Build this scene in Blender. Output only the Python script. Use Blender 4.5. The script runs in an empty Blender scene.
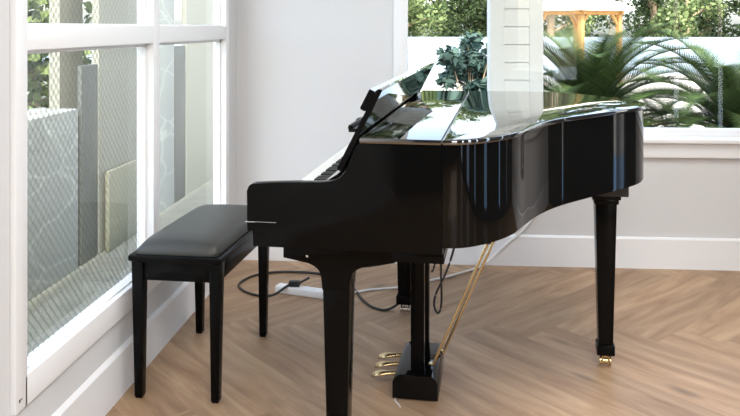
import bpy, bmesh, math, random
from mathutils import Vector, Matrix, noise
random.seed(7)
S = bpy.context.scene
COL = S.collection
R = math.radians

# ------------------------------------------------------------------ camera
cam_d = bpy.data.cameras.new('camera'); cam = bpy.data.objects.new('camera', cam_d); COL.objects.link(cam)
cam.location = (0, 0, 1.3)
cam.rotation_euler = (R(90), 0, R(3.97))
cam_d.sensor_width = 36; cam_d.lens = 36 * 750 / 740
cam_d.shift_x = -(386 - 370) / 740
cam_d.shift_y = -(208 - 27) / 740
cam_d.clip_start = 0.05; cam_d.clip_end = 200
S.camera = cam

# ------------------------------------------------------------------ exposure
S.view_settings.view_transform = 'Standard'
S.view_settings.look = 'None'
S.view_settings.gamma = 1
S.view_settings.use_curve_mapping = False
S.view_settings.exposure = 0.18

# ------------------------------------------------------------------ sky
W = bpy.data.worlds.new('sky'); S.world = W; W.use_nodes = True
wn = W.node_tree.nodes; wl = W.node_tree.links
bg = wn['Background']
sky = wn.new('ShaderNodeTexSky'); sky.sky_type = 'NISHITA'; sky.sun_disc = False
sky.sun_elevation = R(52); sky.sun_rotation = R(162); sky.dust_density = 3.0
hs_ = wn.new('ShaderNodeHueSaturation'); hs_.inputs['Saturation'].default_value = 0.7; wl.new(sky.outputs[0], hs_.inputs['Color']); wl.new(hs_.outputs[0], bg.inputs[0]); bg.inputs[1].default_value = 0.95

def light(name, kind, loc, rot, energy, color=(1, 1, 1), size=None, size_y=None):
    d = bpy.data.lights.new(name, kind); d.energy = energy; d.color = color
    o = bpy.data.objects.new(name, d); COL.objects.link(o); o.location = loc; o.rotation_euler = rot
    if kind == 'AREA':
        d.shape = 'RECTANGLE'; d.size = size; d.size_y = size_y or size
    return o
sun = light('sun', 'SUN', (3, -2, 8), (0, 0, 0), 6.0, (1, 0.96, 0.9))
sun.data.angle = R(0.6)
sun.rotation_euler = Vector((-0.26, 0.80, -0.85)).to_track_quat('-Z', 'Y').to_euler()
# added fill light under the ceiling, no lamps known there
light('ceiling_fill_light', 'AREA', (0.9, 2.3, 2.74), (0, 0, 0), 50, (1, 0.985, 0.965), 1.2, 1.2)
light('ceiling_fill_light', 'AREA', (0.4, -0.6, 2.74), (0, 0, 0), 105, (1, 0.985, 0.965), 1.6, 1.6)
# daylight through the garden window and the side window

# ------------------------------------------------------------------ materials
def nt(name):
    m = bpy.data.materials.new(name); m.use_nodes = True
    return m, m.node_tree.nodes, m.node_tree.links, m.node_tree.nodes['Principled BSDF']
def mat(name, col, rough=0.5, metal=0.0, bump=0.0, bscale=40.0, var=0.0, vscale=3.0, spec=0.5, coat=0.0):
    m, n, l, p = nt(name)
    p.inputs['Base Color'].default_value = (*col, 1)
    p.inputs['Roughness'].default_value = rough
    p.inputs['Metallic'].default_value = metal
    p.inputs['Specular IOR Level'].default_value = spec
    p.inputs['Coat Weight'].default_value = coat
    tc = n.new('ShaderNodeTexCoord')
    if var:
        t = n.new('ShaderNodeTexNoise'); t.inputs['Scale'].default_value = vscale; t.inputs['Detail'].default_value = 6
        l.new(tc.outputs['Object'], t.inputs['Vector'])
        r = n.new('ShaderNodeValToRGB')
        r.color_ramp.elements[0].position = 0.3; r.color_ramp.elements[1].position = 0.7
        r.color_ramp.elements[0].color = (*[c * (1 - var) for c in col], 1)
        r.color_ramp.elements[1].color = (*[min(1, c * (1 + var)) for c in col], 1)
        l.new(t.outputs[0], r.inputs[0]); l.new(r.outputs[0], p.inputs['Base Color'])
    if bump:
        t = n.new('ShaderNodeTexNoise'); t.inputs['Scale'].default_value = bscale; t.inputs['Detail'].default_value = 4
        l.new(tc.outputs['Object'], t.inputs['Vector'])
        b = n.new('ShaderNodeBump'); b.inputs['Strength'].default_value = bump; b.inputs['Distance'].default_value = 0.002
        l.new(t.outputs[0], b.inputs['Height']); l.new(b.outputs[0], p.inputs['Normal'])
    return m

M = {}
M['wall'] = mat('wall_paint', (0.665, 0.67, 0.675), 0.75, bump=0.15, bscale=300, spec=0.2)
M['trim'] = mat('white_trim_paint', (0.84, 0.85, 0.86), 0.35)
M['ceiling'] = mat('ceiling_paint', (0.8, 0.8, 0.79), 0.8)
M['rear'] = mat('dark_reflected_wall', (0.10, 0.10, 0.10), 0.8)  # unseen walls kept dark so the piano side reflects little light
M['black'] = mat('black_polish', (0.003, 0.003, 0.003), 0.035, spec=0.18)
M['blackside'] = mat('black_polish_side', (0.003, 0.003, 0.003), 0.08, spec=0.10)
M['blacktop'] = mat('black_polish_lid', (0.004, 0.004, 0.004), 0.02, spec=0.9)
M['satin'] = mat('black_satin', (0.003, 0.003, 0.003), 0.16, spec=0.09)
M['leather'] = mat('black_vinyl', (0.030, 0.030, 0.024), 0.42, bump=0.35, bscale=420)
M['ivory'] = mat('ivory_plastic', (0.78, 0.77, 0.72), 0.25)
M['ebony'] = mat('black_key_plastic', (0.01, 0.01, 0.01), 0.3)
M['blacktop'].node_tree.nodes['Principled BSDF'].inputs['IOR'].default_value = 2.0
M['brass'] = mat('brass', (0.66, 0.50, 0.27), 0.25, 1.0)
M['steel'] = mat('chrome', (0.75, 0.75, 0.75), 0.2, 1.0)
M['dull'] = mat('dark_underside', (0.015, 0.013, 0.012), 0.6)
M['cable'] = mat('black_rubber', (0.012, 0.012, 0.013), 0.45)
M['wcable'] = mat('white_plastic', (0.82, 0.82, 0.80), 0.35)
M['felt'] = mat('red_felt', (0.18, 0.01, 0.01), 0.9)
M['concrete'] = mat('pale_paving', (0.44, 0.41, 0.35), 0.85, var=0.12, vscale=0.6)
M['soil'] = mat('soil', (0.22, 0.15, 0.09), 0.9, var=0.3, vscale=4)
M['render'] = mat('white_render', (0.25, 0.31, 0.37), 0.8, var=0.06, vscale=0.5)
M['canvas'] = mat('white_canvas', (0.88, 0.84, 0.74), 0.8)
M['pine'] = mat('pine_timber', (0.34, 0.18, 0.055), 0.7, var=0.15, vscale=5)
M['bark'] = mat('bark', (0.30, 0.22, 0.14), 0.9, var=0.3, vscale=6)
M['palebark'] = mat('pale_bark', (0.55, 0.50, 0.42), 0.9, var=0.25, vscale=4)
M['streak_blue'] = mat('streak_blue_surface', (0.10, 0.30, 0.55), 0.15)  # blue added for the streaks reflected in the rim
M['siding'] = mat('white_siding', (0.88, 0.87, 0.84), 0.6)
M['darksteel'] = mat('dark_grey_steel', (0.075, 0.08, 0.07), 0.5)
M['cream'] = mat('cream_sheet', (0.25, 0.25, 0.205), 0.6)
M['khaki'] = mat('khaki_panel', (0.20, 0.20, 0.14), 0.7)
M['ledge'] = mat('grey_green_concrete', (0.16, 0.165, 0.13), 0.85, var=0.15, vscale=6)

def stone_mat():
    m, n, l, p = nt('veined_grey_stone')
    tc = n.new('ShaderNodeTexCoord')
    mp = n.new('ShaderNodeMapping'); mp.inputs['Scale'].default_value = (1, 1.0, 2.4); l.new(tc.outputs['Object'], mp.inputs[0])
    nz = n.new('ShaderNodeTexNoise'); nz.inputs['Scale'].default_value = 2.0; l.new(mp.outputs[0], nz.inputs['Vector'])
    mx = n.new('ShaderNodeMix'); mx.data_type = 'RGBA'; mx.inputs[0].default_value = 0.25
    l.new(mp.outputs[0], mx.inputs[6]); l.new(nz.outputs['Color'], mx.inputs[7])
    v = n.new('ShaderNodeTexVoronoi'); v.feature = 'DISTANCE_TO_EDGE'; v.inputs['Scale'].default_value = 1.9
    l.new(mx.outputs[2], v.inputs['Vector'])
    r = n.new('ShaderNodeValToRGB'); r.color_ramp.elements[0].color = (0.38, 0.39, 0.35, 1); r.color_ramp.elements[1].color = (0.28, 0.29, 0.26, 1)
    r.color_ramp.elements[0].position = 0.0; r.color_ramp.elements[1].position = 0.035
    l.new(v.outputs[0], r.inputs[0]); l.new(r.outputs[0], p.inputs['Base Color']); p.inputs['Roughness'].default_value = 0.8
    return m
M['stone'] = stone_mat()

def foliage(name, c0, c1, rough=0.5, trans=0.25):
    m, n, l, p = nt(name)
    g = n.new('ShaderNodeAttribute'); g.attribute_name = 'tone'
    r = n.new('ShaderNodeValToRGB'); r.color_ramp.elements[0].color = (*c0, 1); r.color_ramp.elements[1].color = (*c1, 1)
    l.new(g.outputs['Fac'], r.inputs[0]); l.new(r.outputs[0], p.inputs['Base Color'])
    p.inputs['Roughness'].default_value = rough; p.inputs['Specular IOR Level'].default_value = 0.15
    t = n.new('ShaderNodeBsdfTranslucent'); l.new(r.outputs[0], t.inputs[0])
    mx = n.new('ShaderNodeMixShader'); mx.inputs[0].default_value = trans
    l.new(p.outputs[0], mx.inputs[1]); l.new(t.outputs[0], mx.inputs[2]); l.new(mx.outputs[0], n['Material Output'].inputs[0])
    return m
M['cycad'] = foliage('cycad_frond', (0.007, 0.020, 0.006), (0.065, 0.10, 0.025), 0.6, 0.12)
M['bush'] = foliage('bush_leaf', (0.006, 0.022, 0.022), (0.06, 0.10, 0.08), 0.5, 0.12)
M['tree'] = foliage('tree_leaf', (0.015, 0.035, 0.012), (0.13, 0.18, 0.07), 0.6)
M['olive'] = foliage('light_tree_leaf', (0.03, 0.06, 0.02), (0.26, 0.32, 0.13), 0.6)

def glass_mat(name, wire):
    m, n, l, p = nt(name); n.remove(p)
    tr = n.new('ShaderNodeBsdfTransparent'); tr.inputs[0].default_value = (0.97, 0.985, 0.975, 1)
    gl = n.new('ShaderNodeBsdfGlossy'); gl.inputs['Roughness'].default_value = 0.0
    fr = n.new('ShaderNodeFresnel'); fr.inputs[0].default_value = 1.45
    ge = n.new('ShaderNodeNewGeometry'); iv = n.new('ShaderNodeMath'); iv.operation = 'SUBTRACT'; iv.inputs[0].default_value = 1.0; l.new(ge.outputs['Backfacing'], iv.inputs[1])
    ff = n.new('ShaderNodeMath'); ff.operation = 'MULTIPLY'; l.new(fr.outputs[0], ff.inputs[0]); l.new(iv.outputs[0], ff.inputs[1])
    mx = n.new('ShaderNodeMixShader'); l.new(ff.outputs[0], mx.inputs[0]); l.new(tr.outputs[0], mx.inputs[1]); l.new(gl.outputs[0], mx.inputs[2])
    last = mx
    if wire:
        tc = n.new('ShaderNodeTexCoord'); sp = n.new('ShaderNodeSeparateXYZ'); l.new(tc.outputs['Object'], sp.inputs[0])
        masks = []
        for sgn in (1, -1):
            a = n.new('ShaderNodeMath'); a.operation = 'MULTIPLY_ADD'; a.inputs[1].default_value = sgn * 1.15
            l.new(sp.outputs['Y'], a.inputs[0]); l.new(sp.outputs['Z'], a.inputs[2])
            b = n.new('ShaderNodeMath'); b.operation = 'MULTIPLY'; b.inputs[1].default_value = 30
            l.new(a.outputs[0], b.inputs[0])
            c = n.new('ShaderNodeMath'); c.operation = 'FRACT'; l.new(b.outputs[0], c.inputs[0])
            d = n.new('ShaderNodeMath'); d.operation = 'LESS_THAN'; d.inputs[1].default_value = 0.08
            l.new(c.outputs[0], d.inputs[0]); masks.append(d)
        u = n.new('ShaderNodeMath'); u.operation = 'MAXIMUM'; l.new(masks[0].outputs[0], u.inputs[0]); l.new(masks[1].outputs[0], u.inputs[1])
        w = n.new('ShaderNodeBsdfDiffuse'); w.inputs[0].default_value = (0.20, 0.21, 0.19, 1)
        m2 = n.new('ShaderNodeMixShader'); l.new(u.outputs[0], m2.inputs[0]); l.new(last.outputs[0], m2.inputs[1]); l.new(w.outputs[0], m2.inputs[2])
        last = m2
    l.new(last.outputs[0], n['Material Output'].inputs[0])
    return m
M['glass'] = glass_mat('clear_glass', False)
M['wired'] = glass_mat('wired_glass', True)

def floor_mat():
    m, n, l, p = nt('oak_herringbone')
    uv = n.new('ShaderNodeUVMap'); uv.uv_map = 'plank'
    at = n.new('ShaderNodeAttribute'); at.attribute_name = 'tone'
    sp = n.new('ShaderNodeSeparateXYZ'); l.new(uv.outputs[0], sp.inputs[0])
    off = n.new('ShaderNodeMath'); off.operation = 'MULTIPLY'; off.inputs[1].default_value = 37.0; l.new(at.outputs['Fac'], off.inputs[0])
    cx = n.new('ShaderNodeCombineXYZ'); l.new(sp.outputs['X'], cx.inputs[0]); l.new(sp.outputs['Y'], cx.inputs[1]); l.new(off.outputs[0], cx.inputs[2])
    mp = n.new('ShaderNodeMapping'); mp.inputs['Scale'].default_value = (0.9, 7, 1); l.new(cx.outputs[0], mp.inputs[0])
    g = n.new('ShaderNodeTexNoise'); g.inputs['Scale'].default_value = 2.2; g.inputs['Detail'].default_value = 8; g.inputs['Roughness'].default_value = 0.6
    g.inputs['Distortion'].default_value = 0.6
    l.new(mp.outputs[0], g.inputs['Vector'])
    r = n.new('ShaderNodeValToRGB'); e = r.color_ramp.elements
    e[0].position = 0.28; e[0].color = (0.27, 0.155, 0.082, 1); e[1].position = 0.72; e[1].color = (0.53, 0.360, 0.215, 1)
    e2 = r.color_ramp.elements.new(0.5); e2.color = (0.405, 0.258, 0.150, 1)
    l.new(g.outputs[0], r.inputs[0])
    # per-plank tone
    mr = n.new('ShaderNodeMapRange'); mr.inputs[3].default_value = 0.87; mr.inputs[4].default_value = 1.09; l.new(at.outputs['Fac'], mr.inputs[0])
    hs = n.new('ShaderNodeHueSaturation'); l.new(mr.outputs[0], hs.inputs['Value']); l.new(r.outputs[0], hs.inputs['Color'])
    # knots
    mk = n.new('ShaderNodeMapping'); mk.inputs['Scale'].default_value = (1.2, 3.4, 1); l.new(cx.outputs[0], mk.inputs[0])
    kn = n.new('ShaderNodeTexVoronoi'); kn.inputs['Scale'].default_value = 1.7; l.new(mk.outputs[0], kn.inputs['Vector'])
    kr = n.new('ShaderNodeMapRange'); kr.inputs[1].default_value = 0.03; kr.inputs[2].default_value = 0.17; kr.inputs[3].default_value = 0.5; kr.inputs[4].default_value = 1.0
    l.new(kn.outputs['Distance'], kr.inputs[0])
    # seams
    def edge(sock, length, wd):
        a = n.new('ShaderNodeMath'); a.operation = 'SUBTRACT'; a.inputs[1].default_value = length / 2; l.new(sock, a.inputs[0])
        b = n.new('ShaderNodeMath'); b.operation = 'ABSOLUTE'; l.new(a.outputs[0], b.inputs[0])
        c = n.new('ShaderNodeMath'); c.operation = 'GREATER_THAN'; c.inputs[1].default_value = length / 2 - wd; l.new(b.outputs[0], c.inputs[0])
        return c.outputs[0]
    mm = n.new('ShaderNodeMath'); mm.operation = 'MAXIMUM'
    l.new(edge(sp.outputs['Y'], PLANK_W, 0.0016), mm.inputs[0]); l.new(edge(sp.outputs['X'], PLANK_W * PLANK_N, 0.0016), mm.inputs[1])
    sc = n.new('ShaderNodeMapRange'); sc.inputs[3].default_value = 1.0; sc.inputs[4].default_value = 0.82; l.new(mm.outputs[0], sc.inputs[0])
    k2 = n.new('ShaderNodeMath'); k2.operation = 'MULTIPLY'; l.new(kr.outputs[0], k2.inputs[0]); l.new(sc.outputs[0], k2.inputs[1])
    mu = n.new('ShaderNodeVectorMath'); mu.operation = 'SCALE'; l.new(hs.outputs[0], mu.inputs[0]); l.new(k2.outputs[0], mu.inputs['Scale'])
    l.new(mu.outputs[0], p.inputs['Base Color'])
    p.inputs['Roughness'].default_value = 0.42; p.inputs['Specular IOR Level'].default_value = 0.35
    return m
PLANK_W, PLANK_N = 0.19, 6
M['floor'] = floor_mat()

# ------------------------------------------------------------------ helpers
class MB:
    def __init__(s): s.bm = bmesh.new()
    def box(s, x0, x1, y0, y1, z0, z1, bev=0.0, seg=2):
        ret = bmesh.ops.create_cube(s.bm, size=1)
        vs = ret['verts']
        for v in vs:
            v.co = Vector((x0 + (v.co.x + .5) * (x1 - x0), y0 + (v.co.y + .5) * (y1 - y0), z0 + (v.co.z + .5) * (z1 - z0)))
        if bev:
            es = list({e for v in vs for e in v.link_edges})
            bmesh.ops.bevel(s.bm, geom=es, offset=bev, segments=seg, affect='EDGES', profile=0.6)
        return s
    def prism(s, pts, axis, a, b, bev=0.0, seg=2):
        """pts 2D polygon; axis 'x': pts=(y,z); 'y': pts=(x,z); 'z': pts=(x,y)"""
        def mk(p, t):
            return {'x': (t, p[0], p[1]), 'y': (p[0], t, p[1]), 'z': (p[0], p[1], t)}[axis]
        A = [s.bm.verts.new(mk(p, a)) for p in pts]; B = [s.bm.verts.new(mk(p, b)) for p in pts]
        fs = [s.bm.faces.new(A), s.bm.faces.new(B[::-1])]
        k = len(pts)
        for i in range(k):
            fs.append(s.bm.faces.new((A[i], B[i], B[(i + 1) % k], A[(i + 1) % k])))
        bmesh.ops.recalc_face_normals(s.bm, faces=fs)
        if bev:
            es = list(set(fs[0].edges) | set(fs[1].edges))
            bmesh.ops.bevel(s.bm, geom=es, offset=bev, segments=seg, affect='EDGES', profile=0.6)
        return s
    def taper(s, c0, w0, d0, z0, c1, w1, d1, z1, bev=0.0):
        """tapered box: centre,width,depth at z0 and z1"""
        A = [s.bm.verts.new((c0[0] + sx * w0 / 2, c0[1] + sy * d0 / 2, z0)) for sx, sy in ((-1, -1), (1, -1), (1, 1), (-1, 1))]
        B = [s.bm.verts.new((c1[0] + sx * w1 / 2, c1[1] + sy * d1 / 2, z1)) for sx, sy in ((-1, -1), (1, -1), (1, 1), (-1, 1))]
        fs = [s.bm.faces.new(A[::-1]), s.bm.faces.new(B)]
        for i in range(4): fs.append(s.bm.faces.new((A[i], A[(i + 1) % 4], B[(i + 1) % 4], B[i])))
        bmesh.ops.recalc_face_normals(s.bm, faces=fs)
        if bev:
            es = list({e for f in fs for e in f.edges})
            bmesh.ops.bevel(s.bm, geom=es, offset=bev, segments=2, affect='EDGES', profile=0.6)
        return s
    def tube(s, pts, r, n=10, r1=None, flat=1.0, smooth=0):
        pts = [Vector(p) for p in pts]
        if smooth: pts = crom(pts, smooth)
        rings = []
        up = Vector((0, 0, 1))
        for i, p in enumerate(pts):
            t = (pts[min(i + 1, len(pts) - 1)] - pts[max(i - 1, 0)]).normalized()
            ref = up if abs(t.dot(up)) < 0.95 else Vector((1, 0, 0))
            a = t.cross(ref).normalized(); b = a.cross(t).normalized()
            rr = r if r1 is None else r + (r1 - r) * i / (len(pts) - 1)
            rings.append([s.bm.verts.new(p + rr * (math.cos(2 * math.pi * k / n) * a + flat * math.sin(2 * math.pi * k / n) * b)) for k in range(n)])
        for i in range(len(rings) - 1):
            for k in range(n):
                s.bm.faces.new((rings[i][k], rings[i][(k + 1) % n], rings[i + 1][(k + 1) % n], rings[i + 1][k]))
        s.bm.faces.new(rings[0][::-1]); s.bm.faces.new(rings[-1])
        return s
    def lathe(s, prof, c=(0, 0, 0), n=20, rot=None):
        """prof list of (r,z)"""
        rings = []
        for r, z in prof:
            ring = []
            for k in range(n):
                v = Vector((r * math.cos(2 * math.pi * k / n), r * math.sin(2 * math.pi * k / n), z))
                if rot: v = rot @ v
                ring.append(s.bm.verts.new(v + Vector(c)))
            rings.append(ring)
        for i in range(len(rings) - 1):
            for k in range(n):
                s.bm.faces.new((rings[i][k], rings[i][(k + 1) % n], rings[i + 1][(k + 1) % n], rings[i + 1][k]))
        s.bm.faces.new(rings[0][::-1]); s.bm.faces.new(rings[-1])
        return s
    def build(s, name, m, parent=None, smooth=30, loc=None):
        bmesh.ops.recalc_face_normals(s.bm, faces=s.bm.faces)
        me = bpy.data.meshes.new(name); s.bm.to_mesh(me); s.bm.free()
        me.materials.append(m)
        if smooth:
            me.polygons.foreach_set('use_smooth', [True] * len(me.polygons))
            me.set_sharp_from_angle(angle=R(smooth))
        o = bpy.data.objects.new(name, me); COL.objects.link(o)
        if parent: o.parent = parent
        if loc: o.location = loc
        return o
def crom(P, k, closed=False):
    out = []; n = len(P)
    for i in range(n if closed else n - 1):
        if closed: p0, p1, p2, p3 = P[(i - 1) % n], P[i], P[(i + 1) % n], P[(i + 2) % n]
        else: p0, p1, p2, p3 = P[max(i - 1, 0)], P[i], P[i + 1], P[min(i + 2, n - 1)]
        for j in range(k):
            t = j / k
            out.append(0.5 * ((2 * p1) + (p2 - p0) * t + (2 * p0 - 5 * p1 + 4 * p2 - p3) * t * t + (3 * p1 - p0 - 3 * p2 + p3) * t ** 3))
    if not closed: out.append(P[-1].copy())
    return out
def tag(o, label, cat, group=None, kind=None):
    if label: o['label'] = label
    if cat: o['category'] = cat
    if group: o['group'] = group
    if kind: o['kind'] = kind
    return o
def thing(name, label, cat, loc=(0, 0, 0), rz=0, group=None):
    o = bpy.data.objects.new(name, None); COL.objects.link(o); o.location = loc; o.rotation_euler = (0, 0, rz)
    o.empty_display_size = 0.1
    return tag(o, label, cat, group)
def struct(o): o['kind'] = 'structure'; return o

# ------------------------------------------------------------------ room shell
XL, YB, XR, YR, ZC = -1.11, 4.12, 3.1, -3.0, 2.8
# floor of herringbone planks
bm = bmesh.new(); uvl = bm.loops.layers.uv.new('plank'); tn = bm.faces.layers.float.new('tone')
w = PLANK_W; n_ = PLANK_N; q = 1 / math.sqrt(2)
e1 = Vector((q, -q, 0)); e2 = Vector((q, q, 0)); org = Vector((0.1, 3.17, 0))
for a in range(-60, 70):
    for b in range(-8, 14):
        ox = a + b * n_; oy = a - b * n_
        for kind in (0, 1):
            if kind == 0: rx, ry, lx, ly = ox, oy, n_, 1
            else: rx, ry, lx, ly = ox + n_, oy + 1 - n_, 1, n_
            cs = [(rx, ry), (rx + lx, ry), (rx + lx, ry + ly), (rx, ry + ly)]
            P = [org + (c[0] * w) * e1 + (c[1] * w) * e2 for c in cs]
            c = sum(P, Vector()) / 4
            if not (XL - .6 < c.x < XR + .6 and YR - .6 < c.y < YB + .6): continue
            f = bm.faces.new([bm.verts.new(p) for p in P])
            L = n_ * w
            us = [(0, 0), (L, 0), (L, w), (0, w)] if kind == 0 else [(0, 0), (0, w), (L, w), (L, 0)]
            for lp, u in zip(f.loops, us): lp[uvl].uv = u
            f[tn] = random.random()
for co, no in (((XL - .05, 0, 0), (-1, 0, 0)), ((XR, 0, 0), (1, 0, 0)), ((0, YB + .05, 0), (0, 1, 0)), ((0, YR, 0), (0, -1, 0))):
    bmesh.ops.bisect_plane(bm, geom=bm.verts[:] + bm.edges[:] + bm.faces[:], plane_co=co, plane_no=no, clear_outer=True)
for f in bm.faces:
    if f.normal.z < 0: f.normal_flip()
me = bpy.data.meshes.new('floor'); bm.to_mesh(me); bm.free(); me.materials.append(M['floor'])
struct_floor = bpy.data.objects.new('floor', me); COL.objects.link(struct_floor); struct(struct_floor)
struct(MB().box(XL - .12, XR + .15, YR - .15, YB + .3, ZC, ZC + .1).build('ceiling', M['ceiling'], smooth=0))

# back wall, garden window x from -0.18
wxl, wxr, wzb, wzt = -0.20, 2.75, 0.70, 2.25
m = MB(); y0, y1 = YB + .015, YB + .30
m.box(XL - .075, wxl, y0, y1, -.3, ZC); m.box(wxr, XR + .15, y0, y1, -.3, ZC)
m.box(wxl, wxr, y0, y1, -.3, wzb); m.box(wxl, wxr, y0, y1, wzt, ZC)
struct(m.build('wall_back', M['wall'], smooth=0))
m = MB()
m.prism([(YB + .016, 0), (YB, 0), (YB, .158), (YB + .006, .165), (YB + .016, .168)], 'x', XL, XR)
struct(m.build('baseboard_back', M['trim'], smooth=0))
win = struct(MB().box(wxl - .045, wxl + .03, YB - .002, YB + .13, wzb - .10, wzt + .06, .003)
             .box(wxr - .03, wxr + .045, YB - .002, YB + .13, wzb - .10, wzt + .06, .003)
             .box(wxl, wxr, YB - .002, YB + .13, wzt - .02, wzt + .06, .003)
             .box(wxl + .02, wxr - .02, YB + .07, YB + .12, wzb, wzb + .045, .004).build('window_1', M['trim']))
struct(MB().box(wxl - .06, wxr + .06, YB - .045, YB + .09, .682, .704, .005)
       .box(wxl - .045, wxr + .045, YB - .012, YB + .03, .60, .684, .003).build('window_sill', M['trim'], win))
struct(MB().box(wxl + .01, wxr - .01, YB + .092, YB + .098, wzb + .03, wzt - .01).build('window_pane', M['glass'], win, smooth=0))

# left wall with wired glass windows
gy0, gy1, gz0, gz1 = 1.95, 3.90, 0.36, 2.2
xw = XL - .015; xo = XL - .075
m = MB()
m.box(xo, xw, YR, 1.90, -.3, ZC); m.box(xo, xw, gy1 + .02, YB + .02, -.3, ZC)
m.box(xo, xw, 1.90, gy1 + .02, -.3, .30); m.box(xo, xw, 1.90, gy1 + .02, gz1 + .03, ZC)
struct(m.build('wall_left', M['wall'], smooth=0))
m = MB()
m.prism([(xw - .001, 0), (XL, 0), (XL, .155), (XL - .007, .162), (xw - .001, .168)], 'y', YR, YB)
struct(m.build('baseboard_left', M['trim'], smooth=0))
fw = struct(MB().box(xo + .006, XL, 1.905, gy0 + .012, .275, gz1 + .05, .003)        # near jamb
            .box(xo + .006, XL, gy1 - .03, gy1 + .03, .275, gz1 + .05, .003)    # far jamb
            .box(xo + .006, XL, 2.866, 2.93, .36, gz1, .003)                     # mullion
            .box(xo + .006, XL, gy0, gy1, .275, .357, .003)                      # bottom rail
            .box(xo + .006, XL - .001, gy0, gy1, 1.236, 1.305, .003)             # transom
            .box(xo + .006, XL, gy0, gy1, gz1 - .02, gz1 + .05, .003).build('window_2', M['trim']))
gx = XL - .052
for i, (a, b, zb, zt, wm) in enumerate([(gy0 + .012, 2.866, .357, 1.236, 'wired'), (2.93, gy1 - .03, .357, 1.236, 'glass'),
                                    (gy0 + .012, 2.866, 1.305, gz1 - .02, 'wired'), (2.93, gy1 - .03, 1.305, gz1 - .02, 'glass')]):
    t = .012; s = .022
    fr = struct(MB().box(gx - .001, gx + s, a, a + t, zb, zt).box(gx - .001, gx + s, b - t, b, zb, zt)
           .box(gx - .001, gx + s, a + t, b - t, zt - t, zt).box(gx - .001, gx + s + .01, a + t, b - t, zb, zb + .006).build('glazing_bead', M['trim'], fw))
    struct(MB().box(gx - .005, gx - .001, a + .002, b - .002, zb, zt).build('window_pane', M[wm], fw, smooth=0))

struct(MB().box(XL - .001, XL + .0004, 1.919, 1.927, .300, .309).box(XL - .001, XL + .0004, 1.930, 1.934, .303, .308).build('paint_chip', M['darksteel'], fw, smooth=0))
# unseen rear and right walls; openings added to streak the rim's reflection
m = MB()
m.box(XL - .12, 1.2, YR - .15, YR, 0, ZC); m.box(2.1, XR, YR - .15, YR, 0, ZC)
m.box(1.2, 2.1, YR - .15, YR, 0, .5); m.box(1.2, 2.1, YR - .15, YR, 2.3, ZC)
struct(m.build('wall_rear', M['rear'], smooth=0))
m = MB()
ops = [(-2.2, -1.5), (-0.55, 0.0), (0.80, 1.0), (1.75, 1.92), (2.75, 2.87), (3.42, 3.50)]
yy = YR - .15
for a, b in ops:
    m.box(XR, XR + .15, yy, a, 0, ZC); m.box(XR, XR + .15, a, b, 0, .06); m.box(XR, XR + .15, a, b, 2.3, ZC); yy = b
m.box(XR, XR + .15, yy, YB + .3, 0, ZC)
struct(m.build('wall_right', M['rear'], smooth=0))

# ------------------------------------------------------------------ piano
O = (-0.2207, 2.0172, 0)
PT = R(5.046)
P = thing('grand_piano', 'glossy black baby grand piano with closed lid and raised music desk', 'piano', O, -PT)
def arc(cx, cz, r, a0, a1, k=8):
    return [(cx + r * math.cos(R(a0 + (a1 - a0) * i / k)), cz + r * math.sin(R(a0 + (a1 - a0) * i / k))) for i in range(k + 1)]
Wd = 1.56
def side_profile():
    p = [(-.293, .692), (-.293, .735), (-.31, .735), (-.31, .845)]
    p += arc(-.288, .845, .022, 180, 90, 6)          # rounded arm front
    p += [(-.25, .870), (-.16, .874)]
    c = [Vector(t) for t in ((-.16, .874), (-.10, .876), (-.066, .882), (-.045, .893), (-.028, .916), (-.014, .952), (-.004, .975), (.006, .984))]
    p += [tuple(v) for v in crom(c, 4)]
    p += [(.234, .984), (.234, .692)]
    return p
sp_ = side_profile()
MB().prism(sp_, 'y', .004, .036, .004).build('arm', M['blackside'], P)
MB().prism(sp_, 'y', Wd - .036, Wd - .004, .004).build('arm', M['blackside'], P)
# key slip split line on the arm: thin bright edge of the key slip
MB().box(-.3125, -.285, -.001, .0036, .7605, .7625).box(-.285, -.225, .0015, .0036, .761, .762).build('arm_joint', M['steel'], P)
# lid outline (u, v)
lo = [(.233, 0), (.285, .012), (.335, .045), (.392, .110), (.436, .190), (.472, .301), (.520, .425), (.588, .545), (.690, .675), (.805, .815), (.902, .945), (.943, 1.07),
      (.928, 1.19), (.874, 1.30), (.785, 1.415), (.69, 1.50), (.58, 1.548), (.46, 1.56), (.233, 1.56)]
lov = [Vector((a, b)) for a, b in lo]
lid = crom(lov[:18], 8) + [lov[18]]
def offset(pts, d):
    out = []
    for i, p in enumerate(pts):
        t = (pts[min(i + 1, len(pts) - 1)] - pts[max(i - 1, 0)]).normalized()
        out.append(p + Vector((-t.y, t.x)) * d)
    return out
def band(mb, outer, inner, z0, z1):
    b = mb.bm; k = len(outer)
    Q = [[b.verts.new((p.x, p.y, z)) for p in L] for L, z in ((outer, z0), (outer, z1), (inner, z1), (inner, z0))]
    for i in range(k - 1):
        for a in range(4):
            A = Q[a]; B = Q[(a + 1) % 4]; b.faces.new((A[i], A[i + 1], B[i + 1], B[i]))
    b.faces.new([Q[a][0] for a in range(4)]); b.faces.new([Q[a][-1] for a in range(4)][::-1])
ro = offset(lid, .010); ri = offset(lid, .044)
m = MB(); band(m, ro, ri, .714, .984); band(m, offset(lid, .013), offset(lid, .03), .708, .7145)
m.build('rim', M['black'], P, smooth=40)
# underside panel and beams
MB().prism([tuple(v) for v in offset(lid, .04)], 'z', .722, .735).build('soundboard', M['dull'], P)
MB().box(.30, .36, .10, 1.48, .70, .722).box(.52, .57, .62, 1.45, .70, .722).build('brace', M['dull'], P)
MB().box(-.292, .232, .037, Wd - .037, .690, .728).build('key_bed', M['dull'], P)
MB().box(-.305, -.290, .036, Wd - .036, .715, .739, .003).build('key_slip', M['black'], P)
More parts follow.
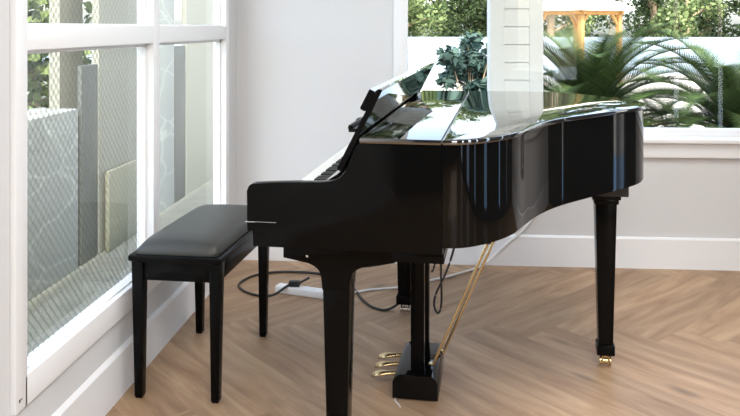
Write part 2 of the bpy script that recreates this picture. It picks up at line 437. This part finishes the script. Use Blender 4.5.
# key blocks
MB().box(-.29, -.10, .037, .150, .728, .79, .004).build('key_block', M['black'], P)
MB().box(-.29, -.10, Wd - .150, Wd - .037, .728, .79, .004).build('key_block', M['black'], P)
# keys
k0, k1 = .152, Wd - .152; kw = (k1 - k0) / 52
wk = MB().box(-.309, -.158, .0005, kw - .0007, .741, .765, .0012, 1).build('white_key', M['ivory'], P, loc=(0, k0, 0))
for i in range(1, 52):
    c = wk.copy(); COL.objects.link(c); c.parent = P; c.location = (0, k0 + i * kw, 0)
bk = MB().taper((-.2115, 0), .096, .0115, .762, (-.209, 0), .089, .0085, .776, .001).build('black_key', M['ebony'], P)
first = True
for i in range(51):
    # counted from the treble end: c8 then b7 a7 g7 f7 e7 d7 c7 ...
    pos = i % 7    # gap between key i and i+1 ; 0: c8-b7 none
    if pos in (0, 4): continue
    if i == 50 and False: continue
    y = k0 + (i + 1) * kw
    if first: bk.location = (0, y, 0); first = False
    else:
        c = bk.copy(); COL.objects.link(c); c.parent = P; c.location = (0, y, 0)
# fallboard
fb = [(-.166, .735), (-.168, .775), (-.160, .805), (-.135, .840), (-.095, .872), (-.062, .892), (-.050, .888), (-.08, .870), (-.12, .838), (-.146, .805), (-.154, .775), (-.154, .735)]
MB().prism(fb, 'y', .037, Wd - .037).build('fallboard', M['black'], P)
MB().box(-.1705, -.1675, .16, Wd - .16, .766, .772).build('felt_strip', M['felt'], P)
# lid
LT = 1.0; LB = .985
m = MB()
m.prism([(.009, 0), (.2295, 0), (.2295, Wd), (.009, Wd)], 'z', LB, LT, .004, 2)
m.build('front_lid', M['blacktop'], P, smooth=40)
m = MB()
m.prism([(.2335, .0005)] + [tuple(v) for v in lid[1:-1]] + [(.2335, Wd)], 'z', LB, LT, .0045, 2)
m.build('main_lid', M['blacktop'], P, smooth=40)
MB().tube([(.2315, .002, .9925), (.2315, Wd - .002, .9925)], .0035, 8).build('lid_hinge', M['darksteel'], P)
# music desk: board leaning back, front edge on the lid
def desk_pt(t, n, v):     # t along the board, n thickness towards the keyboard
    base = Vector((-.043, 0, .906)); top = Vector((.070, 0, 1.128)); d = (top - base).normalized(); L = (top - base).length
    nn = Vector((-d.z, 0, d.x))
    p = base + d * t * L + nn * n
    return (p.x, v, p.z)
def desk_prism(mb, prof, v0, v1):
    A = [mb.bm.verts.new(desk_pt(t, n, v0)) for t, n in prof]; B = [mb.bm.verts.new(desk_pt(t, n, v1)) for t, n in prof]
    fs = [mb.bm.faces.new(A), mb.bm.faces.new(B[::-1])]
    for i in range(len(prof)): fs.append(mb.bm.faces.new((A[i], B[i], B[(i + 1) % len(prof)], A[(i + 1) % len(prof)])))
    es = list(set(fs[0].edges) | set(fs[1].edges) | {e for f in fs[2:] for e in f.edges})
    bmesh.ops.bevel(mb.bm, geom=es, offset=.002, segments=2, affect='EDGES')
m = MB(); desk_prism(m, [(0, 0), (1.01, 0), (1.0, .010), (.98, .015), (0, .015)], .004, Wd - .03)
D_ = m.build('music_desk', M['blacktop'], P)
D_.data.materials.append(M['satin'])
for f in D_.data.polygons:
    if abs(f.normal.y) > .7: f.material_index = 1
m = MB(); desk_prism(m, [(.71, .0155), (.955, .0155), (.955, .033), (.71, .033)], .004, Wd - .03)
m.build('desk_lip', M['satin'], D_)
MB().box(-.085, -.018, .30, 1.27, .972, .984, .003).taper((-.078, .785), .018, .97, .982, (-.080, .785), .010, .97, .994, .002).build('sheet_ledge', M['black'], P)
# legs
def leg_bm(w0, wtop, wbot, ztop, cap=True):
    m = MB()
    m.box(-wtop * .60, wtop * .60, -wtop * .60, wtop * .60, ztop - .018, ztop, .003)
    m.box(-wtop * .52, wtop * .52, -wtop * .52, wtop * .52, ztop - .036, ztop - .018, .003)
    m.taper((0, 0), wbot, wbot, .085, (0, 0), wtop * .9, wtop * .9, ztop - .034, .004)
    m.box(-wbot * .62, wbot * .62, -wbot * .62, wbot * .62, .048, .088, .005)
    return m
def caster(par, metal):
    rx = Matrix.Rotation(R(90), 3, 'Y')
    m = MB(); m.lathe([(.010, .036), (.016, .036), (.016, .050), (.010, .050)], n=16)
    m.box(-.014, -.010, -.014, .012, .010, .040, .001); m.box(.010, .014, -.014, .012, .010, .040, .001)
    for x in (-.022, .0145):
        m.lathe([(.004, 0), (.0165, 0), (.0185, .0015), (.0185, .006), (.0165, .0075), (.004, .0075)], c=(x, 0, .0186), n=20, rot=rx)
    m.lathe([(.004, 0), (.014, 0), (.014, .018), (.004, .018)], c=(-.009, 0, .0186), n=20, rot=rx)
    return m.build('caster', M[metal], par)
legs = []
for (u, v, wt, wb, zt, metal) in ((.777, .99, .088, .054, .70, 'brass'), (-.074, .120, .092, .058, .70, 'brass'), (-.050, Wd - .165, .096, .062, .70, 'steel')):
    zt2 = .664 if u > .5 else .69
    lg = leg_bm(0, wt, wb, zt2).build('leg', M['satin'], P, loc=(u, v, 0)); caster(lg, metal); legs.append(lg)
MB().box(.715, .855, .92, 1.06, .663, .723, .004).build('leg_block', M['dull'], P)
# aprons that flare into the two front legs
def apron(v0, v1):
    pr = [(-.228, .693), (-.228, .642)]
    pr += [tuple(p) for p in crom([Vector(t) for t in ((-.228, .642), (-.178, .633), (-.145, .625), (-.121, .604), (-.114, .556))], 5)][1:]
    pr += [(-.034, .556)]
    pr += [tuple(p) for p in crom([Vector(t) for t in ((-.034, .575), (-.026, .605), (-.004, .622), (.035, .629), (.095, .642))], 5)]
    pr += [(.095, .693)]
    MB().prism(pr, 'y', v0, v1, .003).build('leg_apron', M['satin'], P)
apron(.077, .163); apron(Wd - .208, Wd - .122)
MB().box(.095, .236, .02, Wd - .06, .6625, .6915, .003).build('cross_beam', M['satin'], P)
# pedal lyre
ly = .75
MB().box(.03, .16, ly - .15, ly + .15, .640, .692, .004).build('lyre_block', M['satin'], P)
pb = [(.008, 0.004), (.008, .060), (.016, .078), (.034, .088), (.146, .088), (.160, .078), (.168, .060), (.168, .004)]
MB().prism(pb, 'y', .600, .885, .004).build('pedal_box', M['black'], P)
for v in (.665, .835):
    MB().box(.067, .115, v - .017, v + .017, .086, .645, .003).build('lyre_post', M['satin'], P)
def pedal(v):
    m = MB(); b = m.bm
    secs = [(.03, .008, .062), (.0, .009, .061), (-.015, .012, .060), (-.035, .019, .059), (-.052, .0225, .057), (-.066, .019, .053), (-.076, .008, .048)]
    rings = []
    for u, hw, z in secs:
        rings.append([b.verts.new((u, v + hw * math.cos(a), z + .0075 * math.sin(a))) for a in [2 * math.pi * k / 12 for k in range(12)]])
    for i in range(len(rings) - 1):
        for k in range(12): b.faces.new((rings[i][k], rings[i][(k + 1) % 12], rings[i + 1][(k + 1) % 12], rings[i + 1][k]))
    b.faces.new(rings[0]); b.faces.new(rings[-1][::-1])
    return m.build('pedal', M['brass'], P, smooth=60)
for v in (.668, .742, .816): pedal(v)
for v, ub in ((.70, .136), (.815, .166)):
    MB().tube([(ub, v, .075), (ub + .283, v, .70 + .02)], .0052, 10).lathe([(.004, 0), (.011, 0), (.011, .008), (.004, .008)], c=(ub, v, .084), n=12).build('lyre_rod', M['brass'], P)
# hinge screw and side dot
MB().lathe([(.001, -.001), (.0045, -.001), (.003, .002), (.001, .002)], c=(-.138, .0045, .673), n=10, rot=Matrix.Rotation(R(90), 3, 'X')).build('bolt', M['steel'], P)

# ------------------------------------------------------------------ bench
BR = -R(3.6)
B = thing('piano_bench', 'black piano bench with padded vinyl seat beside the glazed wall', 'bench', (-.889, 2.842, 0), BR)
bw, bl = .336, .635
leg0 = None
for sx in (-1, 1):
    for sy in (-1, 1):
        x = sx * .139; y = sy * .279
        m = MB(); m.taper((x, y), .029, .031, .012, (x + sx * .002, y), .043, .043, .488, .004)
        m.taper((x, y), .022, .022, 0.0, (x, y), .029, .031, .013)
        m.build('leg', M['satin'], B)
for sy in (-1, 1): MB().box(-.122, .122, sy * .279 - .012, sy * .279 + .012, .415, .488, .002).build('rail', M['satin'], B)
for sx in (-1, 1): MB().box(sx * .139 - .012, sx * .139 + .012, -.26, .26, .415, .488, .002).build('rail', M['satin'], B)
MB().box(-bw / 2, bw / 2, -bl / 2, bl / 2, .486, .508, .008, 3).box(-bw / 2 + .012, bw / 2 - .012, -bl / 2 + .012, bl / 2 - .012, .480, .488).build('seat_board', M['satin'], B)
# puffed cushion
m = MB(); b = m.bm; nx, ny = 16, 26; cw, cl = .150, .300
grid = {}
for i in range(nx + 1):
    for j in range(ny + 1):
        s_ = -1 + 2 * i / nx; t_ = -1 + 2 * j / ny
        ex = max(0, 1 - abs(s_) ** 5) ; ey = max(0, 1 - abs(t_) ** 8)
        h = (ex * ey) ** .45
        rr = 1 - .02 * (abs(s_) * abs(t_)) ** 6
        grid[i, j] = b.verts.new((s_ * cw * rr, t_ * cl * rr, .508 + .012 + .036 * h + .004 * (1 - s_ * s_)))
for i in range(nx):
    for j in range(ny): b.faces.new((grid[i, j], grid[i + 1, j], grid[i + 1, j + 1], grid[i, j + 1]))
be = [e for e in b.edges if e.is_boundary]
r_ = bmesh.ops.extrude_edge_only(b, edges=be)
nv = [g for g in r_['geom'] if isinstance(g, bmesh.types.BMVert)]
for v in nv: v.co.z = .507
b.faces.new
m.build('cushion', M['leather'], B, smooth=50)

# ------------------------------------------------------------------ cables and power strip
st = thing('power_strip', 'white power strip lying on the floor under the piano', 'power strip', (-.66, 3.605, 0), math.atan2(-.070, .235))
MB().box(-.135, .165, -.026, .026, .0005, .036, .008, 3).build('housing', M['wcable'], st)
for x in (-.09, -.03, .03, .09): MB().lathe([(.002, 0), (.018, 0), (.018, .001), (.002, .001)], c=(x, 0, .036), n=20).build('socket', M['trim'], st)
MB().box(.125, .145, -.010, .010, .035, .040, .002).build('switch', M['cable'], st)
cb = thing('power_cable', 'black power cable looping over the floor, its plug in the white power strip', 'cable', (-.69, 3.615, 0))
def rel(pts, o): return [(p[0] - o[0], p[1] - o[1], p[2]) for p in pts]
oc = (-.69, 3.615)
MB().tube(rel([(-.70, 3.62, .055), (-.735, 3.60, .040), (-.79, 3.56, .012), (-.86, 3.56, .007), (-.95, 3.62, .006), (-1.0, 3.72, .006), (-.96, 3.84, .006), (-.87, 3.905, .006), (-.75, 3.92, .006), (-.62, 3.90, .006), (-.50, 3.82, .006), (-.42, 3.70, .006),
         (-.365, 3.56, .006), (-.31, 3.46, .006), (-.245, 3.42, .006), (-.195, 3.44, .02), (-.16, 3.455, .05), (-.145, 3.47, .12), (-.14, 3.48, .35), (-.12, 3.46, .664)], oc), .0062, 8, smooth=6).build('cord', M['cable'], cb)
MB().box(-.035, .018, -.016, .016, .037, .064, .006).tube([(.015, .0, .052), (.045, .012, .066), (.062, .02, .074)], .006, 8).build('plug', M['cable'], cb)
wc = MB().tube([(-.50, 3.56, .018), (-.42, 3.625, .008), (-.33, 3.68, .006), (-.20, 3.72, .006), (-.06, 3.82, .006), (.06, 3.915, .006), (.17, 4.01, .007), (.245, 4.07, .020), (.31, 4.105, .065), (.37, 4.112, .12),
                (.43, 4.112, .17), (.50, 4.125, .24), (.56, 4.125, .32), (.66, 4.125, .42), (.80, 4.125, .46), (.83, 4.125, .46)], .006, 8, smooth=6).build('extension_cable', M['wcable'])
tag(wc, 'white extension cable running from the power strip to the wall under the window', 'cable')
# hanging cords beneath the piano, behind the lyre
def w_(u, v, z):
    c = math.cos(PT); s = math.sin(PT); return (O[0] + u * c + v * s, O[1] - u * s + v * c, z)
hc = MB().tube([w_(.23, 1.0, .66), w_(.215, 1.0, .52), w_(.197, 1.0, .421), w_(.166, 1.0, .324), w_(.125, 1.0, .235), w_(.118, 1.0, .185), w_(.134, 1.0, .158), w_(.147, 1.0, .205), w_(.145, 1.0, .36), w_(.150, 1.0, .66)], .0045, 8, smooth=6) .build('hanging_cord', M['cable'])
tag(hc, 'black cord hanging in a loop beneath the piano right of the pedal lyre', 'cable')
hc = MB().tube([w_(.135, .97, .66), w_(.134, .97, .50), w_(.130, .97, .40), w_(.118, .97, .345), w_(.110, .97, .33)], .004, 8, smooth=6).build('hanging_cord', M['cable'])
tag(hc, 'short black cord end dangling beneath the piano close behind the lyre post', 'cable')
sc = MB().tube([w_(.02, .63, .004), w_(.02, .59, .003), w_(.035, .565, .003), w_(.045, .545, .003)], .0022, 6, smooth=5).build('string', M['wcable'])
tag(sc, 'short white cord end sticking out from below the pedal box', 'cord')

# ------------------------------------------------------------------ outside
GZ = -.18
struct(MB().box(XL - .12, 40, YB + .30, 60, GZ - .2, GZ).build('ground_paving', M['concrete'], smooth=0))
struct(MB().box(-30, XL - .12, -10, 60, GZ - .2, GZ).build('ground_yard', M['ledge'], smooth=0))
struct(MB().box(XR + .15, 40, -20, YB + .30, GZ - .2, GZ).build('blue_streak_ground', M['streak_blue'], smooth=0))  # unseen blue ground, added to tint the rim's reflected streaks
struct(MB().box(-30, 40, 24, 24.3, GZ, .98).build('boundary_wall', M['render'], smooth=0))
# siding pier outside of the window
px0, px1, py = .312, .622, 4.52
pier = thing('porch_pier', 'white shiplap clad pier standing right outside the window', 'pier', (px0, py, 0))
m = MB()
z = GZ
while z < 3.0:
    m.prism([(0, z), (0, z + .104), (.010, z + .104), (.014, z + .096), (.002, z)], 'x', .075, px1 - px0 - .075) if False else m.prism([(-.014, z), (.02, z), (.02, z + .104), (-.004, z + .104)], 'x', .075, px1 - px0 - .075)
    z += .106
m.build('siding', M['siding'], pier, smooth=0)
for a, b in ((0, .08), (px1 - px0 - .08, px1 - px0)): MB().box(a, b, -.025, .30, GZ, 3.0, .003).build('corner_board', M['siding'], pier)
MB().box(.02, px1 - px0 - .02, .018, .29, GZ, 3.0).build('core', M['siding'], pier)

# gazebo
gx0, gy0_ = 3.05, 20.0
gz = thing('garden_gazebo', 'open timber gazebo with pale canvas roof in the garden', 'gazebo', (3.68, 20.0, GZ), R(38))
m = MB(); b = m.bm; hw = 1.0; e = 1.97
top = b.verts.new((0, 0, 2.5)); cs = [b.verts.new((sx * hw, sy * hw, e)) for sx, sy in ((-1, -1), (1, -1), (1, 1), (-1, 1))]; cl_ = [b.verts.new((v.co.x, v.co.y, e - .07)) for v in cs]
for i in range(4):
    b.faces.new((cs[i], cs[(i + 1) % 4], top)); b.faces.new((cs[i], cl_[i], cl_[(i + 1) % 4], cs[(i + 1) % 4]))
b.faces.new(cl_)
m.build('roof', M['canvas'], gz, smooth=0)
for sx in (-1, 1):
    for sy in (-1, 1):
        x, y = sx * .72, sy * .72
        p_ = MB().box(x - .06, x + .06, y - .06, y + .06, 0, e - .06, .004).build('post', M['pine'], gz)
        for dx, dy in ((-sx, 0), (0, -sy)):
            MB().tube([(x, y, e - .50), (x + dx * .30, y + dy * .30, e - .10)], .035, 6).build('brace', M['pine'], p_)
for s_ in (-1, 1):
    MB().box(-.85, .85, s_ * .72 - .04, s_ * .72 + .04, e - .17, e - .06).build('beam', M['pine'], gz)
    MB().box(s_ * .72 - .04, s_ * .72 + .04, -.85, .85, e - .17, e - .06).build('beam', M['pine'], gz)

def leafmesh(name, quads, m, parent=None):
    """quads: list of (4 points, tone)"""
    vs = []; fs = []; tones = []
    for q4, t in quads:
        k = len(vs); vs += [tuple(p) for p in q4]; fs.append((k, k + 1, k + 2, k + 3)[:len(q4)]); tones.append(t)
    me = bpy.data.meshes.new(name); me.from_pydata(vs, [], fs)
    a = me.attributes.new('tone', 'FLOAT', 'FACE'); a.data.foreach_set('value', tones)
    me.materials.append(m)
    o = bpy.data.objects.new(name, me); COL.objects.link(o)
    if parent: o.parent = parent
    return o
def frond_quads(az, elev, length, droop, rnd):
    """rachis arching outward from origin"""
    h = Vector((math.cos(az), math.sin(az), 0)); up = Vector((0, 0, 1)); side = Vector((-h.y, h.x, 0))
    p = Vector((0, 0, 0)); el = elev; N = 26; pts = []
    for i in range(N + 1):
        pts.append((p.copy(), el)); p = p + (h * math.cos(el) + up * math.sin(el)) * (length / N); el -= droop / N * (0.5 + 1.2 * i / N)
    Q = []
    for i in range(N):
        a, e0 = pts[i]; b_, _ = pts[i + 1]; wd = .009 * (1 - i / N) + .003
        Q.append(((a - side * wd, a + side * wd, b_ + side * wd, b_ - side * wd), .55))
    for i in range(3, N * 3):
        f = i / (N * 3); k = int(f * N); a, e0 = pts[k]; b_, _ = pts[min(k + 1, N)]
        c = a.lerp(b_, f * N - k)
        t = (b_ - a).normalized() if (b_ - a).length else h
        nrm = side.cross(t)
        ln = length * .20 * (math.sin(math.pi * min(1, f * .86 + .12)) ** .6)
        for s in (-1, 1):
            d = (side * s * .86 + t * .55 + (-nrm if nrm.z < 0 else nrm) * .28).normalized()
            tip = c + d * ln * rnd.uniform(.88, 1.08)
            wv = t * .009
            Q.append(((c - wv, c + wv, tip), rnd.uniform(.1, 1.0) * (0.65 + .35 * f)))
    return Q
def cycad(loc, scale, n, label, seed, lean=0):
    rnd = random.Random(seed)
    r = thing('sago_palm', label, 'palm', loc, 0, 'sago palms outside the window')
    m = MB(); pr = [(.01, 0)]
    for i in range(9): z = i * .05; pr += [(.13, z + .004), (.10, z + .045)]
    m.lathe(pr + [(.02, .45)], n=16).build('trunk', M['bark'], r)
    for i in range(n):
        az = i * 2.39996 + rnd.uniform(-.1, .1); f = i / n
        el = R(82 - 72 * f ** .9) + rnd.uniform(-.08, .08)
        Q = frond_quads(az, el, scale * rnd.uniform(.85, 1.1), R(70 + 25 * f), rnd)
        o = leafmesh('frond', Q, M['cycad'], r); o.location = (.05 * math.cos(az), .05 * math.sin(az), .42)
    return r

cycad((1.72, 8.6, GZ), 1.55, 60, 'sago palm with upright dark fronds outside behind the piano tail', 3)
cycad((2.95, 7.6, GZ), 1.35, 48, 'sago palm at the right edge, long fronds arching leftwards', 11)
def leaf_cloud(name, centers, n, size, m, rnd, parent=None, flat=1.0, long=1.0):
    Q = []
    tot = sum(c[1] ** 2 for c in centers)
    for c, rad in centers:
        k = int(n * rad * rad / tot)
        for _ in range(k):
            d = Vector((rnd.gauss(0, 1), rnd.gauss(0, 1), rnd.gauss(0, 1))).normalized()
            p = Vector(c) + Vector((d.x, d.y, d.z * flat)) * rad * rnd.uniform(.6, 1.05)
            a = Vector((rnd.gauss(0, 1), rnd.gauss(0, 1), rnd.gauss(0, .7))).normalized()
            b_ = a.cross(d + Vector((.01, .02, .03))).normalized(); s = size * rnd.uniform(.6, 1.3)
            Q.append(((p - a * s * .5 * long, p - b_ * s * .28, p + a * s * .5 * long, p + b_ * s * .28), rnd.random()))
    return leafmesh(name, Q, m, parent)
def shrub(loc, rad, h, label, seed):
    rnd = random.Random(seed); r = thing('leafy_shrub', label, 'shrub', loc)
    st_ = MB()
    cs = []
    for i in range(30):
        a = rnd.uniform(0, 6.28); q_ = rnd.uniform(.1, 1) * rad
        e = Vector((math.cos(a) * q_, math.sin(a) * q_, h * rnd.uniform(.45, 1.0)))
        st_.tube([(0, 0, 0), (e.x * .4, e.y * .4, e.z * .6), tuple(e)], .012, 5, r1=.004)
        cs.append((e, rnd.uniform(.06, .14)))
    st_.build('stems', M['bark'], r)
    leaf_cloud('foliage', cs, 2400, .085, M['bush'], rnd, r, long=1.5)
    return r
shrub((.34, 8.2, GZ), .36, 1.30, 'dark leafy shrub outside the window left of the white pier', 5)
def tree(loc, h, rad, m, label, seed, n=3200, leaf=.20, bark='bark', base=.45):
    rnd = random.Random(seed); r = thing('garden_tree', label, 'tree', loc, 0, 'trees beyond the boundary wall')
    t = MB(); t.tube([(0, 0, 0), (.08, 0, h * .3), (-.05, .05, h * .6), (.05, 0, h * .9)], .16, 8, r1=.05)
    cs = []
    for i in range(30):
        a = rnd.uniform(0, 6.28); z = h * rnd.uniform(base, .97); q_ = rad * rnd.uniform(.15, .8)
        e = (math.cos(a) * q_, math.sin(a) * q_, z)
        t.tube([(0, 0, z * .7), (e[0] * .5, e[1] * .5, z * .88), e], .06, 6, r1=.02)
        cs.append((e, rad * rnd.uniform(.3, .45)))
    t.build('trunk', M[bark], r)
    leaf_cloud('foliage', cs, n * 2, leaf, M[m], rnd, r)
    return r
tree((-1.5, 27.5, GZ), 8.0, 1.75, 'olive', 'yellow green tree at the left edge of the garden window', 21, base=.15, n=5200)
tree((1.9, 33.0, GZ), 3.3, 1.7, 'tree', 'low dark green tree beyond the wall left of the pier', 22, base=.2)
tree((4.1, 28.0, GZ), 9.0, 1.75, 'olive', 'dense green tree straight behind the timber gazebo', 23, base=.12, n=5200)
tree((6.9, 30.5, GZ), 9.0, 1.6, 'tree', 'tree with a pale trunk just right of the gazebo', 24, n=3600, bark='palebark', base=.2)
tree((8.6, 27.0, GZ), 8.5, 1.6, 'olive', 'light green tree beyond the wall, right of the pale trunk', 25, base=.12, n=5200)
tree((10.6, 30.5, GZ), 7.5, 1.7, 'tree', 'dark green tree beyond the wall near the right edge', 26, base=.12, n=4500)
tree((12.6, 27.0, GZ), 8.0, 1.7, 'olive', 'pale leaved tree beyond the wall at the right edge', 27, base=.12, n=4500)

tree((5.9, 33.5, GZ), 8.0, 1.5, 'tree', 'dark tree filling the gap right behind the gazebo roof', 28, base=.08, n=3600)
tree((.1, 36.5, GZ), 5.0, 1.3, 'tree', 'dark tree far back between the yellow green tree and the low one', 29, base=.08, n=2600)
tree((9.9, 35.5, GZ), 8.0, 1.6, 'tree', 'dark tree far back in the gap between two paler trees', 30, base=.08, n=3600)

# side yard seen through the wired glass
FX = -2.2
def wall_piece(name, label, cat, ya, yb, z0, z1, m, th=.2, x=FX):
    o = MB().box(x - th, x, ya, yb, z0, z1, .01).build(name, M[m]); tag(o, label, cat); return o
wall_piece('stone_wall', 'low veined grey stone wall behind the wired glass pane', 'wall', 2.2, 4.46, GZ, .80, 'stone', .3)
wall_piece('steel_post', 'dark grey steel post behind the larger glass pane', 'post', 4.50, 4.72, GZ, 1.06, 'darksteel', .03)
wall_piece('cream_fence_panel', 'cream fence sheet seen through the near glass pane', 'fence', 4.74, 5.72, GZ, 2.9, 'cream', .05)
wall_piece('khaki_board', 'khaki green board leaning low against the cream fence sheet', 'board', 4.78, 5.25, GZ, .35, 'khaki', .03, FX + .05)
wall_piece('block_pillar', 'pale grey block pillar seen through the far glass pane', 'pillar', 5.74, 6.14, GZ, 2.9, 'stone', .2)
wall_piece('steel_post', 'slim dark grey steel post beside the pale block pillar', 'post', 6.16, 6.42, GZ, 1.14, 'darksteel', .03)
wall_piece('cream_fence_panel', 'cream fence sheet seen through the far glass pane', 'fence', 6.44, 9.2, GZ, 2.9, 'cream', .05)
wall_piece('house_column', 'pale grey column above the stone wall, left of the steel post', 'column', 5.0, 5.34, GZ, 3.2, 'cream', .08, -2.6)
for i in range(1, 8): pass
k = tag(MB().box(-1.62, -1.30, 1.2, 4.1, GZ, .16, .01).build('concrete_kerb', M['ledge']), 'low grey green concrete kerb along the outside of the glazed wall', 'kerb')
yt = tree((-4.6, 7.6, GZ), 3.6, 1.1, 'olive', 'small leafy tree seen at the upper left through the glass', 31, n=1500, leaf=.16, base=.2)
del yt['group']
